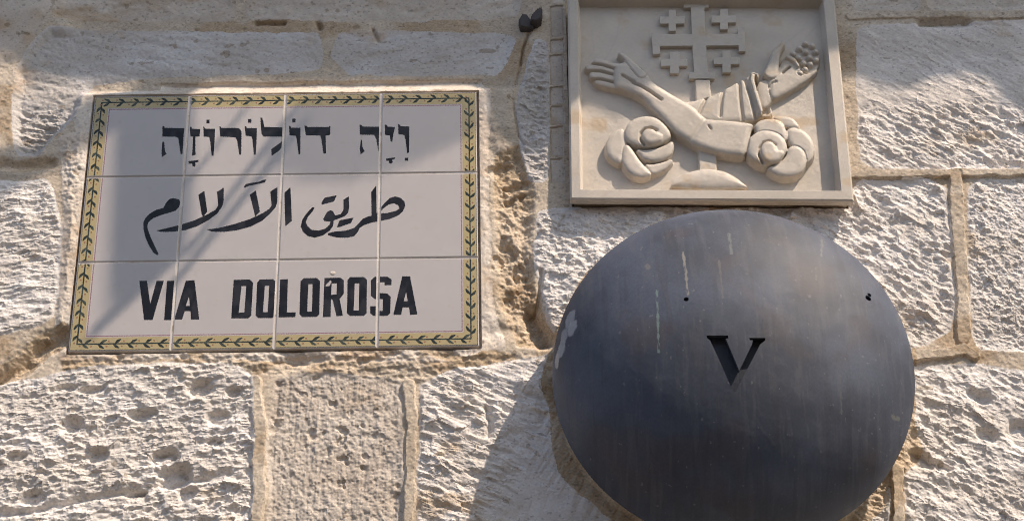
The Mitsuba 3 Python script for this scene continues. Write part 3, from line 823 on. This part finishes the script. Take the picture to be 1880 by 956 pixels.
# ------------------------------------------------------------------ the metal dome with its numeral
thing('metal_dome', 'dark weathered metal dome with the numeral V cut through it, below the marble relief', 'station marker')


def shell(R0, h0, n=160, m=40):
    a = np.linspace(0, np.pi / 2, m + 1)
    prof = np.c_[R0 * np.cos(a), h0 * np.sin(a)]
    prof = np.vstack([[0, -.012], [R0, -.012], prof[:-1], [0, h0]])
    return m3.CrossSection([prof]).revolve(n)


def ray_dome(px, py):
    """Where the line of sight through a survey point meets the dome, in the dome's own axes (x right, up, out)."""
    v = at(np.array([px]), np.array([py]), 0.0)[0] - CAM
    o_ = np.array([CAM[0] - DX, CAM[2] - Z0 - DZ, -(CAM[1] + DS)])
    d_ = np.array([v[0], v[2], -v[1]])
    k = np.array([1 / DR, 1 / DR, 1 / DH])
    a, b, c = ((d_ * k) ** 2).sum(), 2 * (o_ * d_ * k * k).sum(), ((o_ * k) ** 2).sum() - 1
    t = (-b - math.sqrt(max(b * b - 4 * a * c, 0))) / (2 * a)
    return o_ + d_ * t


outer = shell(DR, DH)
inner = shell(DR - .007, DH - .007).translate([0, 0, -.0001])
inner = inner + m3.Manifold.cylinder(.02, DR - .007, DR - .007, 160).translate([0, 0, -.025])
dome = outer - inner
cv = lambda p: [ray_dome(250 / 1 + 1000 + a / 5.975, 580 + b / 5.975) for a, b in p]
vee = np.array(cv([(282, 212), (520, 212), (520, 240), (492, 248), (520, 310), (640, 600), (780, 310), (790, 265), (755, 262), (750, 238), (925, 238), (925, 265), (870, 310), (850, 350), (600, 828), (575, 828), (560, 800), (320, 265), (285, 238)]))
cs = m3.CrossSection([vee[:, :2][::-1] if Polygon(vee[:, :2]).exterior.is_ccw is False else vee[:, :2]])
dome = dome - cs.extrude(.5)
for hx, hy, hr in ((1260, 549, .0034), (1594, 547, .0045), (1596, 541, .003)):
    c = ray_dome(hx, hy)
    dome = dome - m3.Manifold.cylinder(.1, hr, hr, 16).translate([c[0], c[1], c[2] - .05])
tm = dome.to_mesh()
v = tm.vert_properties[:, :3]
v = np.c_[v[:, 0] + DX, -v[:, 2] - DS, v[:, 1] + DZ + Z0]
fl = lambda q: [float(k) for k in q]
drips = [(fl(ray_dome(a, b)), fl(ray_dome(c, d)), w, col) for a, b, c, d, w, col in (
    (1206, 533, 1209, 645, .0020, (.30, .42, .40)), (1254, 463, 1263, 540, .0022, (.42, .40, .36)), (1320, 478, 1327, 545, .0018, (.20, .20, .20)), (1338, 430, 1343, 465, .0028, (.22, .25, .26)),
(1509, 440, 1508, 470, .0024, (.22, .23, .25)), (1498, 492, 1498, 512, .0016, (.19, .20, .20)), 
    (1543, 690, 1545, 760, .0018, (.16, .17, .18)), (1648, 572, 1650, 588, .0022, (.2, .22, .23)), (1640, 765, 1650, 768, .004, (.22, .23, .22)), (1188, 486, 1190, 492, .004, (.26, .25, .26)))]
smears = [(fl(ray_dome(a, b)), r, col) for a, b, r, col in ((1046, 585, .014, (.26, .28, .31)), (1050, 604, .013, (.30, .32, .35)), (1030, 640, .016, (.28, .30, .33)), (1022, 662, .010, (.34, .34, .34)), (1034, 620, .014, (.24, .26, .29)))]


def patina(p, n, uv):
    x, u, o_ = p.x - DX, p.z - (DZ + Z0), -p.y - DS
    c = M((.041, .049, .070), (.070, .084, .120), S(0.3, 0.7, F(p.x * 10, p.y * 10, p.z * 9, 4)))
    c = M(c, (.068, .058, .066), 0.5 * S(0.55, 0.7, F(p.x * 16 + 7, p.y * 16, p.z * 12, 4)))
    run = F(p.x * 170, 1, p.z * 16, 4)                   # streaks of rain down the metal
    c = M(c, (.098, .101, .116), 0.28 * S(0.5, 0.75, run))
    c = M(c, (.036, .036, .043), 0.25 * S(0.45, 0.25, F(p.x * 120 + 9, 2, p.z * 10, 4)))
    c = M(c, (.16, .165, .17), 0.5 * S(0.74, 0.84, F(p.x * 190, p.y * 190, p.z * 120, 3)))
    wob = 0.0012 * (2 * N(p.x * 90, p.y * 90, p.z * 160) - 1)
    for a, b, w, col in drips:
        d_ = [b[0] - a[0], b[1] - a[1]]
        t = dr.clip(((x - a[0]) * d_[0] + (u - a[1]) * d_[1]) / float(d_[0] ** 2 + d_[1] ** 2), 0, 1)
        q = dr.sqrt(dr.square(x - a[0] - d_[0] * t) + dr.square(u - a[1] - d_[1] * t)) + wob
        c = M(c, mi.Color3f(*col) * .55, .8 * S(w * 1.1, w * .3, q) * S(0.25, 0.6, N(p.x * 500, 4, p.z * 120) + .2))
    for a, r, col in smears:
        q = dr.sqrt(dr.square(x - a[0]) + dr.square((u - a[1]) * .7) + dr.square(o_ - a[2])) / r
        c = M(c, col, S(0.9, 0.6, q + 0.9 * (F(p.x * 90, p.y * 90, p.z * 60, 3) - .5)) * .9)
    return c * (0.9 + 0.2 * N(p.x * 500, p.y * 500, p.z * 300))


scene['dark_metal'] = {'type': 'twosided', 'bsdf': {'type': 'bumpmap', 'arbitrary': mikit.proc(lambda p, n, uv: F(p.x * 22, p.y * 22, p.z * 22, 3) + .12 * F(p.x * 260, p.y * 260, p.z * 160, 2)), 'scale': 0.0016, 'bsdf': {'type': 'principled', 'base_color': mikit.proc(patina), 'roughness': 0.62, 'specular': 0.4, 'metallic': 0.0}}}
part('metal_dome__shell', trimesh.Trimesh(v, tm.tri_verts[:, ::-1], process=False), 'dark_metal', smooth=30)
lin = (shell(DR - .012, DH - .0075) - shell(DR - .016, DH - .0115).translate([0, 0, -.0001])).translate([0, 0, -.008]).to_mesh()
v = lin.vert_properties[:, :3]
v = np.c_[v[:, 0] + DX, -v[:, 2] - DS, v[:, 1] + DZ + Z0]
back = trimesh.creation.cylinder(radius=DR - .05, height=.004, sections=64)
back.apply_transform(trimesh.transformations.rotation_matrix(math.pi / 2, [1, 0, 0]))
back.apply_translation([DX, -DS + .004, DZ + Z0])
part('metal_dome__lining', trimesh.Trimesh(v, lin.tri_verts[:, ::-1], process=False), 'dark_metal', smooth=30)
part('metal_dome__back_plate', back, 'dark_metal')

# ------------------------------------------------------------------ the iron stub left in the wall
thing('iron_stub', 'broken dark iron stub in a stained hole left of the marble relief', 'iron stub')
scene['rusty_iron'] = {'type': 'twosided', 'bsdf': {'type': 'principled', 'base_color': mikit.proc(lambda p, n, uv: M((.035, .04, .05), (.07, .05, .04), F(p.x * 200, p.y * 200, p.z * 200, 3))), 'roughness': 0.6, 'specular': 0.4}}
for key, px, ya, yb in (('bolt', [(973, 46), (976, 34), (986, 23), (994, 20), (996, 27), (994, 41), (986, 47)], -.018, .006), ('clamp', [(952, 42), (959, 30), (967, 31), (973, 41), (981, 50), (978, 57), (966, 57), (955, 54)], -.007, .010)):
    g = Polygon(xz(px, (ya + yb) / 2)).buffer(-.001).buffer(.001)
    f0, f1 = np.array(g.exterior.coords)[:-1], np.array(g.buffer(-.0022).exterior.coords)[:-1]
    hull = trimesh.Trimesh(np.vstack([np.c_[f0[:, 0], np.full(len(f0), yb), f0[:, 1] + Z0], np.c_[f0[:, 0], np.full(len(f0), ya + .003), f0[:, 1] + Z0], np.c_[f1[:, 0], np.full(len(f1), ya), f1[:, 1] + Z0]])).convex_hull
    part('iron_stub__' + key, hull, 'rusty_iron')

# ------------------------------------------------------------------ above the picture: an awning on a steel frame, which shades the top of the wall
sun = SUN / abs(SUN[1])


def up_sun(px, depth, y=0.0):
    """The point at distance depth before the wall whose shadow falls where the photograph shows it."""
    w = at(np.array([px[0]]), np.array([px[1]]), y)[0]
    return w + sun * (depth + y)


hem = [(-140, 92), (-40, 95), (26, 100), (140, 104), (240, 106), (330, 106), (440, 104), (535, 105), (640, 107), (780, 108), (888, 108), (900, 215), (915, 250), (965, 268), (1010, 262), (1064, 205), (1130, 225),
       (1230, 190), (1330, 185), (1430, 170), (1500, 160), (1570, 130), (1620, 146), (1665, 150), (1720, 128), (1780, 120), (1822, 138), (1850, 180), (1900, 206), (2000, 200), (2200, 180), (2500, 190)]
HD = .42
hp = np.array([up_sun(p, HD) for p in hem])
dense = np.interp(np.linspace(0, len(hp) - 1, 240), np.arange(len(hp)), np.arange(len(hp)))
hp = np.c_[[np.interp(dense, np.arange(len(hp)), ndimage.gaussian_filter1d(hp[:, k], .01)) for k in range(3)]].T
nrow = 24
rows = []
for k in range(nrow + 1):
    t = k / nrow
    r = hp.copy()
    r[:, 1] = -HD * (1 - t)
    r[:, 2] = hp[:, 2] * (1 - t) + (Z0 + 1.75) * t + .05 * np.sin(np.pi * t) * np.sin(hp[:, 0] * 9)
    rows.append(r)
rows = np.array(rows)
top = rows.reshape(-1, 3)
nc = rows.shape[1]
ii = np.arange(nrow * nc).reshape(nrow, nc)[:, :-1].ravel()
quads = np.c_[ii, ii + 1, ii + nc + 1, ii + nc]
low = top - [0, 0, .003]
q2 = quads[:, ::-1] + len(top)
scene['awning_cloth'] = {'type': 'twosided', 'bsdf': {'type': 'diffuse', 'reflectance': {'type': 'rgb', 'value': [.30, .27, .23]}}}
thing('awning', 'faded cloth awning over the wall, above the picture', 'awning')
part('awning__canopy', (np.vstack([top, low]), np.vstack([quads, q2])), 'awning_cloth', smooth=True)
scene['grey_steel'] = {'type': 'twosided', 'bsdf': {'type': 'principled', 'base_color': {'type': 'rgb', 'value': [.2, .2, .2]}, 'roughness': 0.5, 'metallic': 0.4}}


def bar(p, q, r, key):
    m = trimesh.creation.cylinder(radius=r, segment=[p, q], sections=20)
    part(key, m, 'grey_steel', smooth=40)


flap = np.array([up_sun(p, .62) for p in ((566, 180), (640, 176), (760, 174), (880, 172), (872, 236), (842, 252), (765, 288), (698, 314), (620, 325), (560, 326), (505, 306), (486, 288))])
flap = Polygon(flap[:, [0, 2]]).buffer(.004)
for zc in np.arange(flap.bounds[1], flap.bounds[3], .0105):          # a reed blind: thin slats with light between them
    for g in getattr(flap.intersection(sbox(-9, zc, 9, zc + .0052)), 'geoms', [flap.intersection(sbox(-9, zc, 9, zc + .0052))]):
        if g.area > 1e-5:
            a_, b_, c_, d_ = g.bounds
            part('awning__slat', trimesh.creation.box(bounds=[[a_, -.6208, b_], [c_, -.62, d_]]), 'awning_cloth')
bar(up_sun((283, 150), .72), up_sun((274, 478), .72), .036, 'awning__post')
for a, b, d, r in (((540, 200), (344, 462), .60, .0052), ((560, 222), (318, 520), .62, .0062), ((450, 198), (340, 342), .60, .0035), ((345, 452), (176, 600), .66, .0060), ((335, 462), (170, 612), .60, .0055), ((360, 112), (-60, 346), .70, .030)):
    bar(up_sun(a, d), up_sun(b, d), r, 'awning__strut')

# ------------------------------------------------------------------ across the street, behind the camera
thing('opposite_wall', 'old stone wall across the street, behind the viewer', 'wall')
orng = np.random.default_rng(8)
ob, zz = [], 0.0
while zz < 4.1:
    bh = orng.uniform(.3, .42)
    xx = -9 + orng.uniform(0, .4)
    while xx < 10:
        bw = orng.uniform(.4, .9)
        ob.append(trimesh.creation.box(bounds=[[xx + .006, -5.6, zz + .006], [xx + bw - .006, -5.2 + orng.uniform(-.01, .012), zz + bh - .006]]))
        xx += bw
    zz += bh
part('opposite_wall__masonry', trimesh.util.concatenate(ob), 'limestone_tan', kind='stuff')

# ------------------------------------------------------------------ the street
scene['paving'] = {'type': 'diffuse', 'reflectance': mikit.proc(lambda p, n, uv: M((.13, .12, .105), (.09, .085, .075), F(p.x * 3, p.y * 3, 0, 4)))}
scene['street'] = mikit.ply((np.array([[-300, -300, 0], [300, -300, 0], [300, 300, 0], [-300, 300, 0.0]]), np.array([[0, 1, 2], [0, 2, 3]])), 'paving')
labels['street'] = {'label': 'worn stone paving of the street below the wall', 'category': 'street', 'kind': 'structure'}
